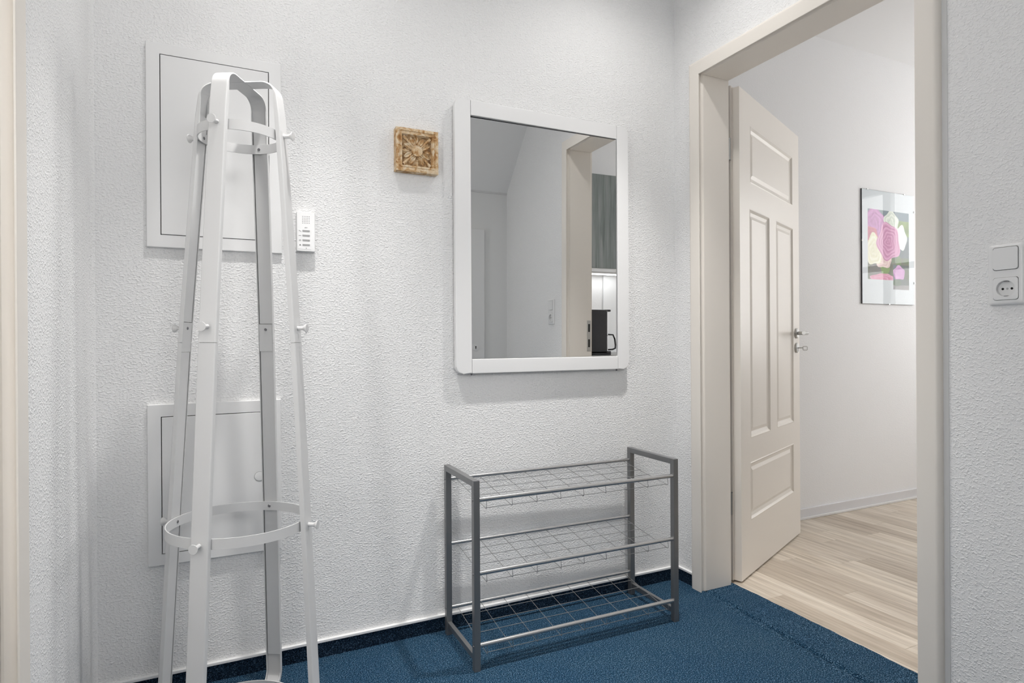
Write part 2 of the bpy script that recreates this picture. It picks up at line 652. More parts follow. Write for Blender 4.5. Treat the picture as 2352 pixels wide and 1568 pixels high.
# tongue through the doorway with the slightly crooked cut edge
yst = [OY0+(OY1-OY0)*i/60 for i in range(61)]
nt_ = 22
g = []
for i, y in enumerate(yst):
    xe = 1.8921-(1.8719-y)*0.0317 + 0.0012*math.sin(y*41) + 0.0007*math.sin(y*113)
    row = [bm.verts.new((XR+(xe-XR)*k/nt_, y, carpet_z(XR+(xe-XR)*k/nt_, y))) for k in range(nt_+1)]
    row.append(bm.verts.new((xe+0.001, y, -0.008)))
    g.append(row)
for i in range(len(yst)-1):
    for j in range(len(g[0])-1):
        bm.faces.new((g[i][j], g[i][j+1], g[i+1][j+1], g[i+1][j]))
struct(obj('floor', bm, 'carpet', smooth=True, angle=50), 'blue needle felt carpet of the hall with a crease at the doorway')
struct(obj('floor_slab', box(XL-0.14, XK, YB-0.1, YW+0.1, -0.1, -0.012), 'dark'))

# carpet skirting with white top cap
b1 = struct(obj('baseboard_back', box(XL+0.003, XR-0.001, YW-0.008, YW+0.001, 0.0, 0.048, 0.001), 'felt'), 'dark blue carpet strip skirting along the mirror wall')
obj('top_cap', box(XL+0.003, XR-0.001, YW-0.0105, YW+0.001, 0.0475, 0.0555, 0.001), 'capwhite', b1)
b2 = struct(obj('baseboard_right', box(XR-0.008, XR+0.001, 1.9106, YW-0.0085, 0.0, 0.048, 0.001), 'felt'), 'short dark blue skirting strip between corner and door frame')
obj('top_cap', box(XR-0.0105, XR+0.001, 1.9106, YW-0.0085, 0.0475, 0.0555, 0.001), 'capwhite', b2)
b3 = struct(obj('baseboard_left', box(XL-0.001, XL+0.008, 1.32, YW-0.012, 0.0, 0.048, 0.001), 'felt'), 'dark blue skirting strip under the left pier')
obj('top_cap', box(XL-0.001, XL+0.0105, 1.32, YW-0.012, 0.0475, 0.0555, 0.001), 'capwhite', b3)

# ------------------------------------------------------------------ kitchen plank floor
kf = struct(obj('floor_kitchen', box(1.80, KX, KS, KY, -0.06, -0.0125), 'dark'), 'pale oak plank floor of the kitchen')
PW = 0.0985
seams = {0: [1.70], 1: [1.229], 2: [1.95], 3: [1.597], 8: [2.051], 7: [1.81], 13: [2.123]}
x = 1.7965
k = -1
while x < KX-0.01:
    x1 = min(x+PW, KX)
    cuts = [KS]
    base = seams.get(k, [KS+0.35+((k*0.437) % 1.0)*1.1])
    c = base[0]
    while c-1.15 > KS+0.12:
        c -= 1.15
    while c < KY-0.06:
        if c > KS+0.1:
            cuts.append(c)
        c += 1.15
    cuts.append(KY)
    for a, bb in zip(cuts[:-1], cuts[1:]):
        xa = max(x, 1.80)
        p = obj('plank', box(xa+0.0004, x1-0.0004, a+0.0004, bb-0.0004, -0.0125, -0.004, 0.0007, 1), 'plank')
        mid = Vector(((xa+x1)/2, (a+bb)/2, -0.008))
        recenter(p, mid)
        p.parent = kf
    x = x1
    k += 1

b4 = struct(obj('baseboard_kitchen', box(XK, KX, KY-0.012, KY+0.001, -0.004, 0.056, 0.003), 'skirt', smooth=True), 'white skirting along the kitchen wall')
obj('sealing_lip', box(XK, KX, KY-0.019, KY-0.0115, -0.004, 0.010, 0.003), 'capwhite', b4, True)


# ------------------------------------------------------------------ door frames
def door_frame(name, label, X, sgn, y_hi, y_lo, depth, z_in=2.0495, cw=0.060):
    """casing on plane X (hall face), opening between y_lo and y_hi (inner casing edges); sgn +1: jamb goes to +X"""
    root = struct(empty(name, (X, (y_hi+y_lo)/2, 0)), label)
    loc = root.location.copy()
    f0 = X - sgn*0.02        # casing face plane
    bk = X + sgn*0.007       # end of the lip

    def add(b_, nm, mt='trim', sm=True):
        bmesh.ops.translate(b_, verts=b_.verts, vec=-loc)
        return obj(nm, b_, mt, root, sm, 35)

    def casing(face, back, nm):
        # profile in (distance out from the inner edge, depth from face); outer edge well rounded
        def vert(yin, dirn):
            prof = [(0.0, 0.0035), (0.0008, 0.001), (0.0032, 0.0), (cw-0.014, 0.0), (cw-0.008, 0.0012), (cw-0.003, 0.0048), (cw, 0.011), (cw, 0.02), (0.005, 0.0265), (0.0095, 0.0235), (0.0115, 0.017), (0.010, 0.010), (0.0055, 0.0055)]
            s = 1 if back > face else -1
            return [(face+s*d, yin+dirn*o) for o, d in prof]
        for yin, dirn in ((y_hi, 1), (y_lo, -1)):
            pr = vert(yin, dirn)
            bm_ = bmesh.new()
            lo = [bm_.verts.new((px, py, 0.0)) for px, py in pr]
            hi = [bm_.verts.new((px, py, z_in+abs(py-yin))) for px, py in pr]   # mitred
            bm_.faces.new(lo)
            bm_.faces.new(hi)
            for i in range(len(pr)):
                bm_.faces.new((lo[i], lo[(i+1) % len(pr)], hi[(i+1) % len(pr)], hi[i]))
            add(bm_, nm)
        pr = vert(0.0, 1)
        bm_ = bmesh.new()
        A = [bm_.verts.new((px, y_lo-o, z_in+o)) for px, o in pr]
        B = [bm_.verts.new((px, y_hi+o, z_in+o)) for px, o in pr]
        bm_.faces.new(A)
        bm_.faces.new(B)
        for i in range(len(pr)):
            bm_.faces.new((A[i], A[(i+1) % len(pr)], B[(i+1) % len(pr)], B[i]))
        add(bm_, 'head_'+nm)
    casing(f0, bk, 'casing')
    # jamb lining: reveals set 5 mm back from the lip, then the leaf rebate
    j0, j1 = bk, X+sgn*0.1435
    e = X+sgn*depth
    rv = 0.0032
    for yy, d in ((y_hi+rv, 1), (y_lo-rv, -1)):
        add(prism(rect_y(j0, j1, yy, yy+d*0.026), 0.0, z_in+rv+0.012, 'z', 0.002, 1), 'jamb')
        add(prism(rect_y(j1, e, yy+d*0.013, yy+d*0.026), 0.0, z_in+0.018, 'z', 0.001, 1), 'rebate')
    add(box(min(j0, j1), max(j0, j1), y_lo-rv, y_hi+rv, z_in+rv, z_in+0.028, 0.002, 1), 'head_jamb')
    add(box(min(j1, e), max(j1, e), y_lo-0.02, y_hi+0.02, z_in+0.018, z_in+0.028, 0.001, 1), 'head_rebate')
    return root


def rect_y(a, b_, c, d):
    x0, x1 = min(a, b_), max(a, b_)
    y0, y1 = min(c, d), max(c, d)
    return [(x0, y0), (x1, y0), (x1, y1), (x0, y1)]


fr = door_frame('trim_1', 'cream door frame around the open kitchen doorway', XR, 1, 1.8512, 1.0225, XK-XR)
# strike plate on the right jamb (seen in the mirror)
sp = obj('strike_plate', box(1.849-XR, 1.8735-XR, 1.0180-1.43685, 1.0205-1.43685, 0.925, 1.10, 0.0008, 1), 'steel', fr)
for z in (0.948, 1.035):
    obj('latch_hole', box(1.856-XR, 1.867-XR, 1.020-1.43685, 1.0208-1.43685, z, z+0.045), 'dark', sp)
fl = door_frame('trim_2', 'cream door frame at the left picture edge', XL, -1, 1.252, 0.425, 0.14, cw=0.0715)

# unseen left door leaf, closed, with glazing added for fill light
d2 = struct(empty('door_2', (XL-0.12, 0.84, 0)), 'cream glazed door leaf in the left frame')
GY, GZ0, GZ1 = 0.11, 0.55, 1.75
obj('stile', box(-0.02, 0.02, -0.425, -GY, 0.006, 2.06, 0.003), 'trim', d2, True)
obj('stile', box(-0.02, 0.02, GY, 0.425, 0.006, 2.06, 0.003), 'trim', d2, True)
obj('rail', box(-0.02, 0.02, -GY, GY, 0.006, GZ0, 0.003), 'trim', d2, True)
obj('rail', box(-0.02, 0.02, -GY, GY, GZ1, 2.06, 0.003), 'trim', d2, True)
obj('pane', box(-0.003, 0.003, -GY, GY, GZ0, GZ1), 'glass', d2)  # added pane that lets fill light into the hall

# ------------------------------------------------------------------ open kitchen door leaf
LA = math.atan2(2.1829-1.8542, 2.6748-1.9318)
LW, LT, LH0, LH1 = 0.832, 0.030, 0.004, 2.042
d1 = struct(empty('door_1', (1.9318, 1.8542, 0), LA), 'cream panelled door leaf standing open into the kitchen')
# local: +x along the leaf, -y is the visible face, +y its back
FX0 = 0.0
rects = [(0.125, 0.722, 1.668, 1.912), (0.113, 0.372, 0.580, 1.556), (0.467, 0.728, 0.583, 1.556), (0.108, 0.722, 0.232, 0.478)]


def leaf_mesh():
    """front face with sunk mouldings: grid with holes, each hole ramps down, then the panel field"""
    bm_ = bmesh.new()
    xs_ = sorted({FX0, LW} | {round(r_[0], 4) for r_ in rects} | {round(r_[1], 4) for r_ in rects})
    zs_ = sorted({LH0, LH1} | {round(r_[2], 4) for r_ in rects} | {round(r_[3], 4) for r_ in rects})
    cache = {}

    def V(x_, y_, z_):
        k_ = (round(x_, 5), round(y_, 5), round(z_, 5))
        if k_ not in cache:
            cache[k_] = bm_.verts.new((x_, y_, z_))
        return cache[k_]
    for i in range(len(xs_)-1):
        for j in range(len(zs_)-1):
            cx, cz = (xs_[i]+xs_[i+1])/2, (zs_[j]+zs_[j+1])/2
            if any(a < cx < b_ and c < cz < d for a, b_, c, d in rects):
                continue
            bm_.faces.new((V(xs_[i], 0, zs_[j]), V(xs_[i+1], 0, zs_[j]), V(xs_[i+1], 0, zs_[j+1]), V(xs_[i], 0, zs_[j+1])))
    # sides / back
    y1 = LT
    bm_.faces.new((V(FX0, y1, LH0), V(FX0, y1, LH1), V(LW, y1, LH1), V(LW, y1, LH0)))
    for (xa, xb) in ((FX0, FX0), (LW, LW)):
        col_ = [V(xa, 0, z_) for z_ in zs_]
        bm_.faces.new(col_+[V(xa, y1, LH1), V(xa, y1, LH0)])
    for z_ in (LH0, LH1):
        col_ = [V(x_, 0, z_) for x_ in xs_]
        bm_.faces.new(col_+[V(LW, y1, z_), V(FX0, y1, z_)])
    return bm_


leaf = obj('leaf', leaf_mesh(), 'trim', d1)
for (a, b_, c, d) in rects:
    # moulded panel: outer ogee down, flat quirk, raised field
    bm = bmesh.new()
    lv = [(0.0, 0.0), (0.004, -0.0015), (0.012, 0.006), (0.024, 0.0095), (0.026, 0.0095), (0.040, 0.0045)]
    rings = []
    for o_, y_ in lv:
        rings.append([bm.verts.new(p) for p in ((a+o_, y_, c+o_), (b_-o_, y_, c+o_), (b_-o_, y_, d-o_), (a+o_, y_, d-o_))])
    for A, B in zip(rings[:-1], rings[1:]):
        for k_ in range(4):
            bm.faces.new((A[k_], A[(k_+1) % 4], B[(k_+1) % 4], B[k_]))
    bm.faces.new(rings[-1])
    p_ = obj('panel', bm, 'trim', leaf)
# rebated lip on the kitchen side and hinge edge
obj('rebate_lip', box(-0.013, LW+0.013, LT, LT+0.012, LH0, LH1+0.008, 0.003), 'trim', d1, True)
for z in (0.28, 1.74):
    obj('hinge', tube([(-0.022, LT+0.004, z), (-0.022, LT+0.004, z+0.09)], 0.0075, 12), 'steel', d1, True)
# handle, key rose and key on the visible face
hx = 0.775
hd = obj('handle_rose', lathe([(0.0, -0.0005), (0.0255, -0.0005), (0.0255, 0.006), (0.022, 0.009), (0.0, 0.009)], (hx, 0, 1.030), (0, -1, 0), 28), 'steel', d1, True)
pts = [(hx, -0.008, 1.030), (hx, -0.040, 1.030), (hx-0.004, -0.049, 1.030), (hx-0.014, -0.055, 1.030), (hx-0.05, -0.064, 1.030), (hx-0.125, -0.070, 1.030)]
obj('lever', tube(pts, [0.009, 0.009, 0.0095, 0.0095, 0.0095, 0.009], 12), 'steel', hd, True)
kd = obj('key_rose', lathe([(0.0, -0.0005), (0.0255, -0.0005), (0.0255, 0.006), (0.022, 0.009), (0.0, 0.009)], (hx, 0, 0.956), (0, -1, 0), 28), 'steel', d1, True)
obj('keyhole', box(hx-0.0025, hx+0.0025, -0.0095, -0.008, 0.938, 0.956), 'dark', kd)
bm = tube([(hx, -0.008, 0.956), (hx, -0.032, 0.956)], 0.0026, 8)
tube([(hx, -0.0425+p_, 0.954+q_) for p_, q_ in ((0.010, -0.007), (0.010, 0.007), (0.008, 0.009), (-0.008, 0.009), (-0.010, 0.007), (-0.010, -0.007), (-0.008, -0.009), (0.008, -0.009))], 0.0022, 6, True, bm)
obj('key', bm, 'steel', kd, True)

# ------------------------------------------------------------------ low closet door in the knee wall (mirror only)
d3 = struct(empty('door_3', (1.26, KNY, 0)), 'low white closet door under the roof slope, seen in the mirror')
obj('leaf', box(-0.30, 0.2988, 0.0, 0.018, 0.10, 1.733, 0.003), 'panelwhite', d3, True)
es = obj('escutcheon', lathe([(0.0, 0), (0.022, 0), (0.022, 0.003), (0.0, 0.0035)], (0.2337, 0.018, 0.930), (0, 1, 0), 24), 'white', d3, True)
bm = lathe([(0, 0), (0.0045, 0), (0.0045, 0.0006), (0, 0.0006)], (0.2337, 0.0215, 0.936), (0, 1, 0), 12)
box(0.2337-0.0026, 0.2337+0.0026, 0.0213, 0.0221, 0.921, 0.936, bm=bm)
obj('keyhole', bm, 'dark', es)


# ================================================================== THINGS
# ---------------------------------------------- access panels (fuse box doors)
def access_panel(label, ox0, ox1, oz0, oz1, ix0, ix1, iz0, iz1, pull=None, hang=0.0):
    root = tag(empty('fuse_box_panel', ((ox0+ox1)/2, YW, oz0)), label, 'panel', None)
    L0 = root.location.copy()
    T = 0.012

    def add(b_, nm, mt, par=root, sm=True):
        bmesh.ops.translate(b_, verts=b_.verts, vec=-L0)
        return obj(nm, b_, mt, par, sm, 30)
    y1, y0 = YW+0.002, YW-T
    gp = 0.0011
    # frame as a ring (one continuous sheet-metal frame)
    bm_ = bmesh.new()
    bv = 0.0025
    lv = [(ox0, ox1, oz0, oz1, y1), (ox0, ox1, oz0, oz1, y0+bv), (ox0+bv*.3, ox1-bv*.3, oz0+bv*.3, oz1-bv*.3, y0+bv*.3), (ox0+bv, ox1-bv, oz0+bv, oz1-bv, y0), (ix0-gp, ix1+gp, iz0-gp, iz1+gp, y0), (ix0-gp, ix1+gp, iz0-gp, iz1+gp, y1)]
    rg = [[bm_.verts.new(p) for p in ((a, y_, c), (b_, y_, c), (b_, y_, d), (a, y_, d))] for a, b_, c, d, y_ in lv]
    for A, B in zip(rg[:-1], rg[1:]):
        for q in range(4):
            bm_.faces.new((A[q], A[(q+1) % 4], B[(q+1) % 4], B[q]))
    add(bm_, 'frame', 'panelwhite')
    add(box(ix0-gp, ix1+gp, y1-0.003, y1, iz0-gp, iz1+gp), 'backing', 'dark')
    dr = add(box(ix0+gp, ix1-gp, y0-0.0002, y1-0.004, iz0+gp, iz1-gp, 0.0008, 1), 'door', 'panelwhite')
    if pull:
        px, pz = pull
        add(tube([(px+0.0145*math.cos(a_), y0-0.0002, pz+0.0145*math.sin(a_)) for a_ in [2*math.pi*i/28 for i in range(28)]], 0.0007, 6, True), 'pull_ring', 'greykey', dr)
        add(lathe([(0, 0), (0.0135, 0), (0.0135, 0.0012), (0.011, 0.0018), (0, 0.0018)], (px, y0, pz), (0, -1, 0), 28), 'turn_knob', 'panelwhite', dr)
    return root


access_panel('white sheet metal fuse box door high on the wall behind the coat stand', -0.185, 0.1755, 1.2735, 1.857, -0.1494, 0.1395, 1.3103, 1.8251)
access_panel('lower white flush access panel with a round turn knob near the floor', -0.1865, 0.169, 0.365, 0.8247, -0.1514, 0.1374, 0.398, 0.7887, (0.1067, 0.594))

# ---------------------------------------------- intercom
ic = tag(empty('door_intercom', (0.2448, YW, 1.2833)), 'small white door intercom with four grey buttons on the wall', 'intercom')
IW, IH, ID = 0.0545, 0.1222, 0.022
obj('housing', box(-IW/2, IW/2, -ID, 0.001, 0, IH, 0.0018, 2), 'plastic', ic, True)
obj('button_field', box(-IW/2+0.003, IW/2-0.0115, -ID-0.0006, -ID+0.001, 0.006, 0.068, 0.0004, 1), 'plastic', ic)


def icp(u, v):      # photo pixel -> local x,z on the face
    return (-IW/2 + (u-681.3)/(723.5-681.3)*IW, IH - (v-486.5-(u-681)*0.04)/(90.3)*IH)


for i in range(5):
    for j in range(5):
        px, pz = icp(695+15.1*i/4, 497.6+15.2*j/4)
        obj('speaker_hole', lathe([(0, 0), (0.0011, 0), (0.0011, 0.0002), (0, 0.0002)], (px, -ID, pz), (0, -1, 0), 8), 'dark', ic)
for i, v in enumerate((530.7, 541.4, 552.2, 562.9)):
    cx_, cz_ = icp(702.8, v)
    bt = obj('button', box(cx_-0.011, cx_+0.011, -ID-0.0016, -ID, cz_-0.0028, cz_+0.0028, 0.0006, 1), 'greykey', ic)
    sx, sz = icp(688.6, v)
    y = -ID-0.0009
    if i == 0:
        bm = tube([(sx-0.0035, y, sz+0.0022), (sx, y, sz), (sx+0.0032, y, sz-0.0020)], 0.0006, 6)
    elif i == 1:
        bm = box(sx-0.0038, sx+0.0038, y, y+0.0004, sz-0.0006, sz+0.0006)
    elif i == 2:
        bm = tube([(sx+0.0028*math.cos(a_), y, sz+0.0024*math.sin(a_)) for a_ in [math.pi/2*q for q in range(4)]], 0.0005, 6, True)
    else:
        bm = prism([(sx-0.0022, sz-0.002), (sx+0.0026, sz-0.002), (sx+0.0020, sz+0.0005), (sx+0.0005, sz+0.0024), (sx-0.001, sz+0.001)], y, y+0.0004, 'y')
    obj('symbol', bm, 'icon', ic)
bx_, bz_ = icp(702.6, 523.2)
fc = bpy.data.curves.new('brand_lettering', 'FONT')
fc.body = 'GIRA'
fc.size = 0.0038
fc.align_x = 'CENTER'
fc.align_y = 'CENTER'
fc.extrude = 0.0001
tmp = bpy.data.objects.new('tmp_text', fc)
C.objects.link(tmp)
dg = bpy.context.evaluated_depsgraph_get()
me = bpy.data.meshes.new_from_object(tmp.evaluated_get(dg))
bpy.data.objects.remove(tmp)
me.materials.clear()
me.materials.append(M['icon'])
to = bpy.data.objects.new('brand_lettering', me)
C.objects.link(to)
to.parent = ic
to.location = (bx_, -ID-0.0008, bz_)
to.rotation_euler = (R(90), 0, 0)
mx_, mz_ = icp(703, 570.6)
obj('microphone_slot', box(mx_-0.0018, mx_+0.0018, -ID-0.0009, -ID, mz_-0.0006, mz_+0.0006), 'dark', ic)

# ---------------------------------------------- carved tile
TX0, TX1, TZ0, TZ1 = 0.5308, 0.6773, 1.5685, 1.7135
TS = TX1-TX0
ct = tag(empty('carved_tile', ((TX0+TX1)/2, YW, TZ0)), 'square carved wooden rosette tile in worn cream and brown paint', 'wall tile')
h = TS/2
ZC = (TZ1-TZ0)/2


def tl(b_, nm, mt='carved', par=None):
    return obj(nm, b_, mt, par or ct, True, 35)


tl(box(-h, h, -0.019, 0.001, 0, 2*ZC, 0.0015, 1), 'block')
# stepped border, one continuous moulding
bm = bmesh.new()
lv = [(0.0, -0.018), (0.0, -0.0285), (0.003, -0.030), (0.009, -0.030), (0.011, -0.027), (0.014, -0.0265), (0.0155, -0.029), (0.020, -0.0285), (0.0235, -0.019)]
rg = [[bm.verts.new(p) for p in ((-h+o, y_, o), (h-o, y_, o), (h-o, y_, 2*ZC-o), (-h+o, y_, 2*ZC-o))] for o, y_ in lv]
for A, B in zip(rg[:-1], rg[1:]):
    for q in range(4):
        bm.faces.new((A[q], A[(q+1) % 4], B[(q+1) % 4], B[q]))
tl(bm, 'border')
hi_ = h-0.0235
tl(box(-hi_-0.001, hi_+0.001, -0.0195, -0.0185, ZC-hi_-0.001, ZC+hi_+0.001), 'ground', 'carvedground')
bo = tl(lathe([(0.0, 0.0), (0.0195, 0.0), (0.0195, 0.006), (0.018, 0.0085), (0.0155, 0.0075), (0.0145, 0.0078), (0.010, 0.0085), (0.0, 0.009)], (0, -0.019, ZC), (0, -1, 0), 28), 'boss')


def leaf_shape(L0, L1, w, ang, hgt, twist=0.0, nm='carved_leaf'):
    bm_ = bmesh.new()
    n_ = 9
    rows = []
    ca, sa = math.cos(ang), math.sin(ang)
    for i in range(n_):
        s_ = i/(n_-1)
        l_ = L0+(L1-L0)*s_
        ww = w*math.sin(math.pi*(0.08+0.90*s_))**0.8
        bend = twist*math.sin(math.pi*s_*0.5)
        row = []
        for (q, y_) in ((-1, 0.0), (-0.55, 0.8), (0, 0.35), (0.55, 0.8), (1, 0.0)):
            a_, b2_ = l_, q*ww+bend
            row.append(bm_.verts.new((a_*ca-b2_*sa, -0.019-hgt*y_*(0.5+0.5*math.sin(math.pi*min(1, s_+0.15))), ZC+a_*sa+b2_*ca)))
        rows.append(row)
    for A, B in zip(rows[:-1], rows[1:]):
        for q in range(4):
            bm_.faces.new((A[q], A[q+1], B[q+1], B[q]))
    return tl(bm_, nm)


for q in range(4):
    a0 = math.pi/2*q
    # diagonal rib
    ad_ = a0+math.pi/4
    bm = bmesh.new()
    ca, sa = math.cos(ad_), math.sin(ad_)
    path = [(0.018*ca, -0.021, ZC+0.018*sa), (0.045*ca, -0.021, ZC+0.045*sa), (0.066*ca, -0.020, ZC+0.066*sa)]
    tl(tube(path, [0.0030, 0.0040, 0.0056], 8), 'rib')
    leaf_shape(0.018, 0.050, 0.0098, a0+0.34, 0.009, 0.006)
    leaf_shape(0.018, 0.050, 0.0098, a0-0.34, 0.009, -0.006)
    leaf_shape(0.026, 0.051, 0.0060, a0, 0.006, 0.0, 'bud')

# ---------------------------------------------- wall mirror
MX0, MX1, MZ0, MZ1 = 0.737, 1.4675, 0.8862, 1.8450
IX0, IX1, IZ0, IZ1 = 0.7973, 1.4145, 0.9374, 1.7915
mr = tag(empty('wall_mirror', ((MX0+MX1)/2, YW, MZ0)), 'rectangular wall mirror in a white frame with rounded corners', 'mirror')
ML = mr.location.copy()


def mad(b_, nm, mt, par=None, sm=True):
    bmesh.ops.translate(b_, verts=b_.verts, vec=-ML)
    return obj(nm, b_, mt, par or mr, sm, 30)


yf, yb_ = YW-0.030, YW-0.013
rc_ = 0.026
mad(prism(rrect(MX0, IX0-0.0003, MZ0, MZ1, rc_, 7, (0, 0, 1, 1)), yf, yb_, 'y', 0.004, 2, 'lo'), 'stile', 'white')
mad(prism(rrect(IX1+0.0003, MX1, MZ0, MZ1, rc_, 7, (1, 1, 0, 0)), yf, yb_, 'y', 0.004, 2, 'lo'), 'stile', 'white')
mad(box(IX0, IX1, yf+0.0003, yb_, IZ1, MZ1, 0.003), 'rail', 'white')
mad(box(IX0, IX1, yf+0.0003, yb_, MZ0, IZ0, 0.003), 'rail', 'white')
mad(box(IX0-0.012, IX1+0.012, YW-0.0100, YW+0.001, IZ0-0.012, IZ1+0.012), 'backing', 'dark')
gw, gh = (IX1-IX0)/2, (IZ1-IZ0)/2
gl = obj('glass', box(-gw+0.0008, gw-0.0034, 0.0, 0.003, -gh+0.0008, gh-0.0036), 'mirror', mr)
gl.location = Vector(((IX0+IX1)/2, YW-0.0205, (IZ0+IZ1)/2))-ML
gl.rotation_euler = (R(0.40), 0, R(-1.0854))
for (mx0_, mz_) in ((IX0+0.001, MZ0), (IX1+0.001, MZ0)):
    bm = lathe([(0, 0), (0.0032, 0), (0.0036, 0.003), (0.0025, 0.007), (0, 0.008)], (mx0_, YW-0.018, mz_+0.001), (0, 0, -1), 12)
    mad(bm, 'clamp_screw', 'screw')

# ---------------------------------------------- switch and socket
SY0, SY1, SZ0, SZ1 = 0.7765, 0.8545, 1.0795, 1.2290
sw = tag(empty('switch_socket', (XR, (SY0+SY1)/2, SZ0)), 'white double wall plate with a light switch above a round socket', 'wall socket')
# local frame: x out of wall is -X ; build in local coordinates (X=depth, Y along wall, Z up)
SW, SH = SY1-SY0, SZ1-SZ0
yc = 0.0


def plate_shape(y0, y1, z0, z1, r_, d0, d1, bev, mt, nm, par=sw):
    b_ = prism(rrect(y0, y1, z0, z1, r_, 6), -d0, -d1, 'x', bev, 3, 'hi')
    return obj(nm, b_, mt, par, True, 50)


ro0, ro1 = 0.0865, 0.1405
rk = plate_shape(-0.026, 0.026, ro0, ro1, 0.005, 0.006, 0.0118, 0.0018, 'plastic', 'rocker')
so0, so1 = 0.0130, 0.0670
bm = bmesh.new()
outer = rrect(-SW/2, SW/2, 0, SH, 0.007, 7)
cyy, czz = 0.0, SH/2
ring0 = [[bm.verts.new((x_, y_*(1-2*i_/SW), czz+(z_-czz)*(1-2*i_/SH))) for y_, z_ in outer] for x_, i_ in ((0.001, 0), (-0.0035, 0), (-0.0065, 0.0012), (-0.0085, 0.0034), (-0.0095, 0.0068))]
for A, B in zip(ring0[:-1], ring0[1:]):
    for q in range(len(A)):
        bm.faces.new((A[q], A[(q+1) % len(A)], B[(q+1) % len(A)], B[q]))
fill = [bm.edges.get((ring0[-1][q], ring0[-1][(q+1) % len(outer)])) for q in range(len(outer))]
for h0_, h1_, gp_ in ((ro0, ro1, 0.0012), (so0, so1, 0.0007)):
    lp_ = rrect(-0.026-gp_, 0.026+gp_, h0_-gp_, h1_+gp_, 0.0058, 6)
    f0_ = [bm.verts.new((-0.0095, y_, z_)) for y_, z_ in lp_]
    f1_ = [bm.verts.new((-0.0010, y_, z_)) for y_, z_ in lp_]
    for q in range(len(lp_)):
        fill.append(bm.edges.new((f0_[q], f0_[(q+1) % len(lp_)])))
    for q in range(len(lp_)):
        bm.faces.new((f0_[q], f0_[(q+1) % len(lp_)], f1_[(q+1) % len(lp_)], f1_[q]))
bmesh.ops.triangle_fill(bm, edges=fill, use_beauty=True)
obj('cover_frame', bm, 'plastic', sw, True, 40)
obj('back_plate', box(-0.0015, 0.0008, -0.03, 0.03, 0.008, SH-0.005), 'dark', sw)
zc_ = (so0+so1)/2
# insert: rounded square front with a round well (ring between the rounded rect and the circle)
bm = bmesh.new()
def rr_polar(hw_, hh_, r_, ang):
    lo_r, hi_r = 0.0, 0.06
    for _ in range(40):
        md = (lo_r+hi_r)/2
        px_, pz_ = abs(md*math.cos(ang)), abs(md*math.sin(ang))
        qx, qz = max(px_-(hw_-r_), 0), max(pz_-(hh_-r_), 0)
        inside = px_ <= hw_ and pz_ <= hh_ and math.hypot(qx, qz) <= r_
        lo_r, hi_r = (md, hi_r) if inside else (lo_r, md)
    return (lo_r*math.cos(ang), lo_r*math.sin(ang))


rp = [(y_, zc_+z_) for y_, z_ in [rr_polar(0.026, (so1-so0)/2, 0.006, 2*math.pi*q/56) for q in range(56)]]
n_ = len(rp)


def circ(r_, x_):
    return [bm.verts.new((x_, r_*math.cos(math.atan2(z_-zc_, y_)), zc_+r_*math.sin(math.atan2(z_-zc_, y_)))) for y_, z_ in rp]


ringsv = [[bm.verts.new((-0.002, y_, z_)) for y_, z_ in rp], [bm.verts.new((-0.0108, y_, z_)) for y_, z_ in rp],
          [bm.verts.new((-0.0116, y_*0.96, zc_+(z_-zc_)*0.96)) for y_, z_ in rp],
          circ(0.0200, -0.0116), circ(0.0193, -0.0110), circ(0.0190, -0.0022)]
for A, B in zip(ringsv[:-1], ringsv[1:]):
    for q in range(n_):
        bm.faces.new((A[q], A[(q+1) % n_], B[(q+1) % n_], B[q]))
bm.faces.new(ringsv[-1])
si = obj('socket_insert', bm, 'plastic', sw, True, 40)
wd = -0.0020
for dy in (-0.0095, 0.0095):
    obj('pin_hole', lathe([(0, 0), (0.0029, 0), (0.0029, 0.0004), (0, 0.0004)], (wd, dy, zc_), (-1, 0, 0), 14), 'dark', si)
obj('centre_screw', lathe([(0, 0), (0.0026, 0), (0.0026, 0.0004), (0, 0.0006)], (wd, 0, zc_), (-1, 0, 0), 14), 'greykey', si)
for s_ in (-1, 1):
    obj('earth_clip', box(-0.009, -0.0025, -0.0045, 0.0045, zc_+s_*0.0178-0.0007, zc_+s_*0.0178+0.0007), 'screw', si)
# the plate sits on the wall plane, wall is cut only by the shallow well

# ---------------------------------------------- shoe rack
rk_ = tag(empty('shoe_rack', (0.6876, 1.7073, 0), -0.0111), 'three tier silver metal shoe rack with empty wire shelves', 'shoe rack')
RW, RD, RH, RS = 0.7792, 0.2784, 0.5782, 0.020


def sr(b_, nm, mt='silver', sm=True):
    return obj(nm, b_, mt, rk_, sm, 40)


